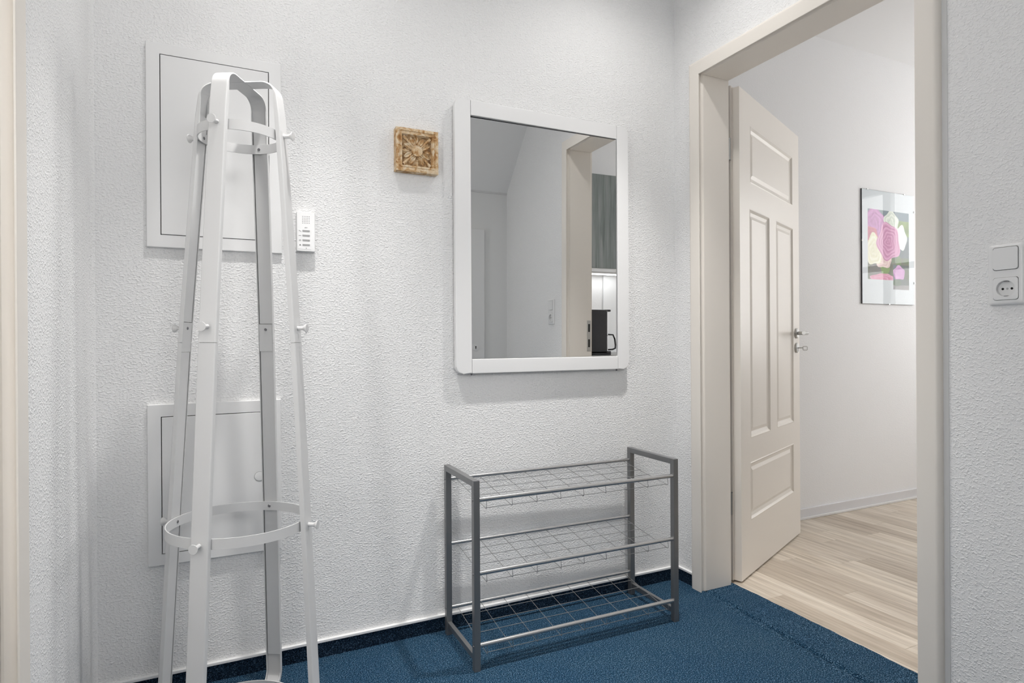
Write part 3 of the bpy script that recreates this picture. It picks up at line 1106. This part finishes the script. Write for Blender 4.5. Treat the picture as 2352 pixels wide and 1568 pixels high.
for x0_ in (0.0, RW-RS):
    sr(box(x0_, x0_+RS, 0, RS, 0.0, RH-0.0005, 0.0012, 2), 'leg')
    sr(box(x0_, x0_+RS, RD-RS, RD, 0.0, RH-0.0005, 0.0012, 2), 'leg')
    sr(box(x0_, x0_+RS, RS, RD-RS, RH-RS, RH-0.0007, 0.0012, 2), 'top_bar')
    sr(box(x0_+0.003, x0_+RS-0.003, RS, RD-RS, 0.028, 0.046, 0.0012, 2), 'foot_bar')
for a_, b_ in ((0.5181, 0.5305), (0.2944, 0.3082), (0.0750, 0.0903)):
    yb2 = RD-RS/2
    sr(tube([(RS-0.003, RS*0.42, a_), (RW-RS+0.003, RS*0.42, a_)], 0.0069, 14), 'front_rail', 'silverbar')
    sr(tube([(RS-0.003, yb2, b_), (RW-RS+0.003, yb2, b_)], 0.0062, 14), 'back_rail', 'silverbar')
    for x_ in (RS-0.0022, RW-RS+0.0022):
        pass
    bm = bmesh.new()
    zf = a_-0.031
    yfr = RS*0.42-0.004
    x0_, x1_ = RS+0.024, RW-RS-0.022
    rw = 0.00092
    for i in range(9):
        x_ = x0_+(x1_-x0_)*i/8
        zb = b_-0.006
        tube([(x_, yb2+0.002, zb), (x_, yfr+0.006, zf+0.001), (x_, yfr+0.001, zf+0.002), (x_, yfr, zf+0.005), (x_, RS*0.42-0.001, a_-0.003)], rw, 6, False, bm)
    for f_ in (0.2, 0.4, 0.6, 0.8, 0.985):
        y_ = yb2+(yfr+0.004-yb2)*f_
        z_ = (b_-0.006)+(zf-(b_-0.006))*f_
        tube([(x0_-0.001, y_, z_+0.002), (x1_+0.001, y_, z_+0.002)], rw, 6, False, bm)
    sr(bm, 'wire_shelf', 'wire')
    for x_, s_ in ((0.0, -1), (RW, 1)):
        for y_, z_ in ((RS*0.42, a_), (yb2, b_)):
            sr(lathe([(0, 0), (0.0035, 0), (0.0028, 0.0016), (0, 0.002)], (x_, y_, z_), (s_, 0, 0), 10), 'bolt', 'screw')

# ---------------------------------------------- coat stand
CS = (0.0389, 1.72, 0.0)
cs = tag(empty('coat_stand', CS), 'tall white steel coat stand with four tapering legs, rings and round hooks', 'coat stand')
cs.rotation_euler = (0, R(0.5), 0)
CYAW = R(-119.2)


def r_at(z):
    pts_ = [(0.0, 0.2115), (0.5356, 0.1820), (1.0368, 0.1525), (1.5287, 0.1145), (1.62, 0.1075)]
    for (z0_, r0_), (z1_, r1_) in zip(pts_[:-1], pts_[1:]):
        if z <= z1_:
            return r0_+(r1_-r0_)*(z-z0_)/(z1_-z0_)
    return pts_[-1][1]


# radial path of the outer face, (r,z), from the top centre to the foot
TOPZ = 1.6655
RB = 0.042
top = []
rl = 0.1040
for i in range(13):
    a_ = R(90 - 86*i/12)
    top.append((rl-RB+RB*math.cos(a_), TOPZ-RB+RB*math.sin(a_)))
SEAM = 1.000
up_path = [(0.0, TOPZ), (0.02, TOPZ), (0.04, TOPZ)] + top + [(r_at(z), z) for z in (1.58, 1.5287, 1.4, 1.25, 1.12, SEAM+0.0006)]
lo_path = [(r_at(z), z) for z in (SEAM-0.0006, 0.9, 0.75, 0.5356, 0.35, 0.2, 0.075)]
rf = r_at(0.06)
RF = 0.055
for i in range(1, 11):
    a_ = R(-94*i/10 + 3)
    lo_path.append((rf-RF+RF*math.cos(a_)+0.001, 0.001+RF+RF*math.sin(a_)))
lo_path.append((rf-RF-0.02, 0.001))
w_, d_, th = 0.0425, 0.0125, 0.0022
prof = [(-w_/2+0.003, 0.0), (w_/2-0.003, 0.0), (w_/2-0.0008, 0.0009), (w_/2, 0.003), (w_/2, d_), (w_/2-th, d_), (w_/2-th, th+0.001), (-w_/2+th, th+0.001), (-w_/2+th, d_), (-w_/2, d_), (-w_/2, 0.003), (-w_/2+0.0008, 0.0009)]


def rad_sweep(path, ang, prof_, flat_top=False):
    er = Vector((math.cos(ang), math.sin(ang), 0))
    et = Vector((-math.sin(ang), math.cos(ang), 0))
    P3, F3 = [], []
    for i, (r_, z_) in enumerate(path):
        a_ = path[max(i-1, 0)]
        b_ = path[min(i+1, len(path)-1)]
        tx, tz = b_[0]-a_[0], b_[1]-a_[1]
        l_ = math.hypot(tx, tz)
        tx, tz = tx/l_, tz/l_
        nx, nz = tz, -tx      # inward normal
        if nx*0+nz > 0 and abs(nz) > 0.99 and z_ > 1:
            nx, nz = -nx, -nz
        P3.append(er*r_+Vector((0, 0, z_)))
        F3.append((et, er*nx+Vector((0, 0, nz))))
    if not flat_top:
        return sweep(P3, F3, prof_)
    bm_ = bmesh.new()
    rows = []
    for p_, (A_, B_), (r_, z_) in zip(P3, F3, path):
        # the flanges fade out over the bend; the top is a flat strip
        q_ = max(0.0, min(1.0, (TOPZ-0.012-z_)/0.05))
        rows.append([bm_.verts.new(p_+A_*a_+B_*(b_ if b_ < 0.0035 else 0.0035+(b_-0.0035)*q_)) for a_, b_ in prof_])
    n_p = len(prof_)
    for X_, Y_ in zip(rows[:-1], rows[1:]):
        for q_ in range(n_p):
            bm_.faces.new((X_[q_], X_[(q_+1) % n_p], Y_[(q_+1) % n_p], Y_[q_]))
    bm_.faces.new(rows[0][::-1])
    bm_.faces.new(rows[-1])
    return bm_


def stud(base, axis, nm='hook'):
    return lathe([(0.0, -0.001), (0.0058, -0.001), (0.0052, 0.003), (0.0050, 0.013), (0.0066, 0.0165), (0.0108, 0.0215), (0.0112, 0.0228), (0.0108, 0.0240), (0.0, 0.0243)], base, axis, 20)


for k in range(4):
    a_ = CYAW+k*math.pi/2
    er = Vector((math.cos(a_), math.sin(a_), 0))
    # the upper leg ends short of the centre so that the four meet in a cross plate
    obj('upper_leg', rad_sweep([(w_/2, TOPZ), (0.04, TOPZ)] + up_path[3:], a_, prof, True), 'steelwhite', cs, True, 50)
    obj('lower_leg', rad_sweep(lo_path, a_, prof), 'steelwhite', cs, True, 50)
    # closing strip inside the channel, leaving a narrow slit along one flange
    sd = 1 if k % 2 == 0 else -1
    y0_, y1_ = -w_/2+th+0.0002, w_/2-th-0.0032
    if sd < 0:
        y0_, y1_ = -y1_, -y0_
    for zz in ((1.585, 1.53, 1.4, 1.25, 1.12, 1.053), (0.975, 0.9, 0.75, 0.5356, 0.35, 0.2, 0.10)):
        obj('inner_strip', rad_sweep([(r_at(z)-d_+0.0022, z) for z in zz], a_, [(y0_, 0), (y1_, 0), (y1_, 0.0012), (y0_, 0.0012)]), 'steelwhite', cs, True, 50)
    # sleeve joining both sections
    sp_ = [(r_at(z)-0.0034, z) for z in (1.052, 1.0, 0.976)]
    obj('joint_sleeve', rad_sweep(sp_, a_, [(-w_/2+0.003, 0), (w_/2-0.003, 0), (w_/2-0.003, 0.0085), (-w_/2+0.003, 0.0085)]), 'steelwhite', cs, True, 50)
    for z in (1.5287, 1.0368, 0.5356):
        rr_ = r_at(z)
        obj('hook', stud(er*rr_+Vector((0, 0, z)), er), 'steelwhite', cs, True, 50)
        inn = rr_-(0.0167 if z != 1.0368 else 0.0121)
        obj('screw', lathe([(0, 0), (0.0042, 0), (0.0036, 0.0009), (0.0014, 0.0009), (0.001, 0.0004), (0, 0.0004)], er*inn+Vector((0, 0, z)), -er, 14), 'screw', cs, True)
# cross plate in the middle of the top
hq = w_/2*math.sqrt(2)
obj('top_plate', prism([(hq*math.cos(CYAW+math.pi/4+math.pi/2*q), hq*math.sin(CYAW+math.pi/4+math.pi/2*q)) for q in range(4)], TOPZ-0.0035, TOPZ, 'z'), 'steelwhite', cs)


def band(rad, z0_, z1_, th_, nm, mt='steelwhite'):
    n2 = 72
    bm_ = bmesh.new()
    R4 = []
    for i in range(n2):
        a2 = 2*math.pi*i/n2
        c_, s_ = math.cos(a2), math.sin(a2)
        R4.append([bm_.verts.new((q*c_, q*s_, z_)) for q, z_ in ((rad, z0_), (rad, z1_), (rad-th_, z1_), (rad-th_, z0_))])
    for i in range(n2):
        A, B = R4[i], R4[(i+1) % n2]
        for q in range(4):
            bm_.faces.new((A[q], B[q], B[(q+1) % 4], A[(q+1) % 4]))
    return obj(nm, bm_, mt, cs, True, 40)


band(r_at(1.5287)-0.0136, 1.5165, 1.5410, 0.0030, 'ring')
band(r_at(0.5356)-0.0136, 0.5235, 0.5480, 0.0030, 'ring')
band(rf-RF-0.004, 0.0136, 0.050, 0.003, 'base_ring')

# ---------------------------------------------- framed rose picture in the kitchen
PX0, PX1, PZ0, PZ1 = 3.438, 3.937, 1.2095, 1.893
pc = tag(empty('rose_picture', ((PX0+PX1)/2, KY, PZ0)), 'frameless glass picture of pink and white roses on the kitchen wall', 'picture')
pw, ph = PX1-PX0, PZ1-PZ0
obj('backing', box(-pw/2, pw/2, -0.0082, 0.001, 0, ph), 'pframe', pc)


def lerp(a, b_, t_):
    return tuple(p+(q-p)*t_ for p, q in zip(a, b_))


def srgb(c):
    return tuple(((v/255)/12.92 if v/255 <= 0.04045 else ((v/255+0.055)/1.055)**2.4) for v in c)


def hash2(i, j):
    return (math.sin(i*127.1+j*311.7)*43758.5453) % 1.0


def rose(u, v, cx, cy, rx, ry, dark, light, n=5.0):
    """returns colour or None; spiral petals"""
    dx, dy = (u-cx)/rx, (v-cy)/ry
    a_ = math.atan2(dy, dx)
    d = math.hypot(dx, dy)*(1+0.09*math.sin(5*a_+cx*40)+0.05*math.sin(3*a_))
    if d > 1:
        return None
    sp__ = (d*n*0.8 + a_/(2*math.pi) + 0.22*math.sin(3*a_+d*4)) % 1.0
    k_ = 0.42+0.58*(0.5-0.5*math.cos(math.pi*sp__))
    k_ *= 0.72+0.28*d
    return lerp(dark, light, min(1, k_))


def paint(u, v):
    """u,v in 0..1 on the glass (v up); colours are those of the print itself"""
    white_ = (206, 213, 217)
    # inset photo bottom right
    if 0.585 < u < 0.90 and 0.135 < v < 0.355:
        c = lerp((92, 104, 108), (66, 78, 70), (u-0.585)/0.3)
        for args in ((0.70, 0.285, 0.115, 0.062, (150, 92, 150), (216, 168, 214), 2.0),):
            r_ = rose(u, v, *args)
            if r_:
                return r_
        if ((u-0.86)/0.07)**2+((v-0.275)/0.05)**2 < 1:
            return (62, 74, 38)
        if ((u-0.66)/0.09)**2+((v-0.195)/0.03)**2 < 1:
            return (70, 92, 64)
        if v < 0.175:
            return lerp((150, 148, 146), (120, 120, 120), hash2(int(u*60), int(v*90)))
        return c
    if not (0.105 < u < 0.90 and 0.215 < v < 0.835):
        return white_
    # main photo, back to front
    c = lerp((78, 92, 98), (116, 132, 140), max(0, min(1, (v-0.5)/0.35)))
    if u > 0.68 and v > 0.62:
        c = lerp((96, 120, 56), (134, 158, 92), hash2(int(u*14), int(v*20)))
    if u > 0.68 and v > 0.755:
        c = (104, 124, 134)
    if v < 0.42:
        c = lerp((96, 96, 78), (84, 104, 66), hash2(int(u*9), int(v*16)))
    for cx, cy, rx, ry, col in ((0.23, 0.58, 0.10, 0.10, (88, 104, 90)), (0.42, 0.315, 0.10, 0.052, (112, 142, 66)), (0.24, 0.28, 0.12, 0.07, (112, 108, 104)), (0.69, 0.37, 0.05, 0.07, (92, 118, 62))):
        if ((u-cx)/rx)**2+((v-cy)/ry)**2 < 1:
            c = col
    for args in ((0.23, 0.715, 0.20, 0.135, (148, 78, 136), (206, 150, 202), 4),
                 (0.17, 0.60, 0.13, 0.075, (150, 70, 92), (212, 134, 152), 3),
                 (0.55, 0.735, 0.145, 0.095, (176, 190, 176), (236, 240, 230), 3),
                 (0.74, 0.60, 0.115, 0.11, (190, 200, 196), (238, 242, 238), 3),
                 (0.40, 0.39, 0.15, 0.07, (196, 158, 156), (238, 220, 214), 3),
                 (0.22, 0.475, 0.155, 0.135, (200, 196, 160), (240, 240, 222), 4),
                 (0.50, 0.555, 0.215, 0.165, (160, 82, 128), (222, 168, 202), 6)):
        r_ = rose(u, v, *args)
        if r_:
            c = r_
    if v < 0.27 and u < 0.585:
        r_ = rose(u, v, 0.40, 0.225, 0.26, 0.045, (190, 96, 124), (226, 170, 200), 3)
        if r_:
            c = r_
    return c


NU, NV = 200, 270
bm = bmesh.new()
lay = bm.loops.layers.float_color.new('print')
gv = [[bm.verts.new((-pw/2+0.001+(pw-0.002)*i/NU, -0.0085, 0.001+(ph-0.002)*j/NV)) for i in range(NU+1)] for j in range(NV+1)]
for j in range(NV):
    for i in range(NU):
        f_ = bm.faces.new((gv[j][i], gv[j][i+1], gv[j+1][i+1], gv[j+1][i]))
        col = srgb(paint((i+0.5)/NU, (j+0.5)/NV))
        for lp in f_.loops:
            lp[lay] = (*col, 1)
obj('print', bm, 'print', pc)
obj('glass_pane', box(-pw/2, pw/2, -0.0115, -0.0092, 0, ph), 'acrylic', pc)
for u_, z_ in ((-0.2, ph), (0.15, ph), (-pw/2, ph*0.55), (pw/2, ph*0.85), (pw/2, ph*0.2), (0.0, 0.0)):
    hz = 0.004
    if abs(u_) < pw/2-0.01:
        obj('clip', box(u_-0.006, u_+0.006, -0.0125, -0.006, z_-hz/2, z_+hz/2), 'steel', pc)
    else:
        obj('clip', box(u_-hz/2, u_+hz/2, -0.0125, -0.006, z_-0.006, z_+0.006), 'steel', pc)

# ---------------------------------------------- kitchen furniture seen in the mirror
CT = 0.866
for i, (x0_, x1_) in enumerate(((1.92, 2.50), (2.50, 3.08))):
    t_ = tag(empty('base_cabinet', ((x0_+x1_)/2, KS+0.29, -0.004)), ['grey green oak base cabinet next to the door wall under the worktop', 'grey green oak base cabinet farther from the door wall under the worktop'][i], 'cabinet', 'kitchen base cabinets')
    hw = (x1_-x0_)/2
    obj('body', box(-hw+0.001, hw-0.001, -0.285, 0.27, 0.10, CT-0.038+0.004, 0.001, 1), 'white', t_)
    obj('plinth', box(-hw+0.001, hw-0.001, -0.285, 0.22, 0.0, 0.0995), 'cabwood', t_)
    dd = obj('door', box(-hw+0.003, hw-0.003, 0.271, 0.289, 0.103, CT-0.04, 0.0015, 1), 'cabwood', t_)
    obj('handle', tube([(hw-0.05, 0.288, 0.55), (hw-0.05, 0.315, 0.55), (hw-0.05, 0.315, 0.70), (hw-0.05, 0.288, 0.70)], 0.005, 8), 'steel', dd, True)
tag(obj('worktop', box(1.915, 3.09, KS+0.001, 0.285, CT-0.0375, CT, 0.003), 'worktop', smooth=True), 'grey kitchen worktop carrying the coffee machine', 'worktop')
recenter(bpy.data.objects['worktop'], (2.5, -0.04, CT-0.0375))
UB, UT = 1.529, 2.246
for i, (x0_, x1_) in enumerate(((2.36, 2.96),)):
    t_ = tag(empty('wall_cabinet', ((x0_+x1_)/2, KS+0.17, UB)), 'grey green oak wall cabinet seen in the mirror above the coffee machine', 'cabinet')
    hw = (x1_-x0_)/2
    obj('body', box(-hw+0.001, hw-0.001, -0.168, 0.17, 0.0, UT-UB, 0.001, 1), 'cabwood', t_)
    obj('door', box(-hw+0.002, hw-0.002, 0.171, 0.189, 0.0, UT-UB, 0.0015, 1), 'cabwood', t_)
    obj('bottom_panel', box(-hw+0.001, hw-0.001, -0.168, 0.17, -0.003, 0.0), 'white', t_)
ul = tag(empty('undercabinet_light', (2.70, KS+0.10, UB-0.019)), 'slim lit strip light under the wall cabinet', 'light')
obj('housing', box(-0.24, 0.24, -0.02, 0.02, 0.004, 0.0155, 0.002), 'white', ul, True)
obj('diffuser', box(-0.23, 0.23, -0.016, 0.016, 0.0, 0.005), 'led', ul)
tag(obj('splashback', box(2.812, 3.09, KS+0.001, KS+0.008, CT+0.001, UB-0.02, 0.001, 1), 'splash'), 'white glossy splashback panel behind the coffee machine', 'panel')
recenter(bpy.data.objects['splashback'], (2.95, KS, CT))

# coffee machine: body flank faces the mirror, jug to the +X side
cm = tag(empty('coffee_machine', (2.40, 0.13, CT)), 'black filter coffee machine with a glass jug reflected in the mirror', 'coffee maker')
obj('body', box(-0.115, 0.1055, -0.07, 0.07, 0.012, 0.334, 0.006), 'black', cm, True)
obj('base', box(-0.115, 0.137, -0.07, 0.07, 0.0, 0.030, 0.004), 'black', cm, True)
obj('lid', box(0.09, 0.140, -0.06, 0.06, 0.320, 0.336, 0.004), 'black', cm, True)
obj('filter_holder', lathe([(0.0, 0), (0.006, 0), (0.010, 0.05), (0.010, 0.10), (0, 0.10)], (0.116, 0.0, 0.205), (0, 0, 1), 16), 'greykey', cm, True)
jg = obj('jug', lathe([(0.0, 0), (0.028, 0), (0.032, 0.02), (0.031, 0.08), (0.022, 0.105), (0.0, 0.107)], (0.098, 0.03, 0.034), (0, 0, 1), 24), 'glass', cm, True)
obj('jug_lid', lathe([(0, 0), (0.026, 0), (0.026, 0.012), (0, 0.014)], (0.100, 0.03, 0.140), (0, 0, 1), 20), 'black', jg, True)
obj('jug_handle', tube([(0.118, 0.06, 0.152), (0.158, 0.06, 0.150), (0.174, 0.06, 0.118), (0.180, 0.06, 0.075), (0.178, 0.06, 0.050), (0.155, 0.06, 0.042), (0.118, 0.06, 0.040)], 0.006, 10), 'black', jg, True)

# ---------------------------------------------- hall ceiling spotlights
tr_ = tag(empty('ceiling_spotlight', (0.72, 1.54, CEIL)), 'white ceiling rail with two lit spotlight heads in the hall', 'lamp')
obj('rail', box(-0.57, 0.63, -0.018, 0.018, -0.028, 0.0, 0.004), 'white', tr_, True)
for x_, gain in ((-0.50, 0.72), (0.58, 1.0)):
    hd_ = obj('lamp_head', lathe([(0.0, 0.0), (0.012, 0.0), (0.012, 0.02), (0.034, 0.028), (0.036, 0.082), (0.033, 0.082), (0.031, 0.035), (0.0, 0.032)], (x_, 0, -0.027), (0, 0, -1), 24), 'white', tr_, True)
    obj('bulb', lathe([(0, 0), (0.026, 0), (0.028, 0.022), (0.018, 0.030), (0, 0.032)], (x_, 0, -0.066), (0, 0, -1), 20), 'bulb', hd_, True)
    # reflector lamp: wide spill plus a tighter downward beam
    for en, ang in ((SPILL_W, 145), (BEAM_W, 62)):
        l = bpy.data.lights.new('spotlight', 'SPOT')
        l.energy = en*gain
        l.color = (1.0, 0.978, 0.952)
        l.spot_size = R(ang)
        l.spot_blend = 1.0
        l.shadow_soft_size = 0.03
        lo_ = bpy.data.objects.new('spotlight', l)
        C.objects.link(lo_)
        lo_.parent = tr_
        lo_.location = (x_, 0, -0.14)
# light of the added strip, put in to brighten the splashback
l = bpy.data.lights.new('undercabinet_glow', 'AREA')
l.shape = 'RECTANGLE'
l.size, l.size_y = 0.44, 0.03
l.energy = ADDED_STRIP_W
lo_ = bpy.data.objects.new('undercabinet_glow', l)
C.objects.link(lo_)
lo_.parent = ul
lo_.location = (0, 0, -0.004)
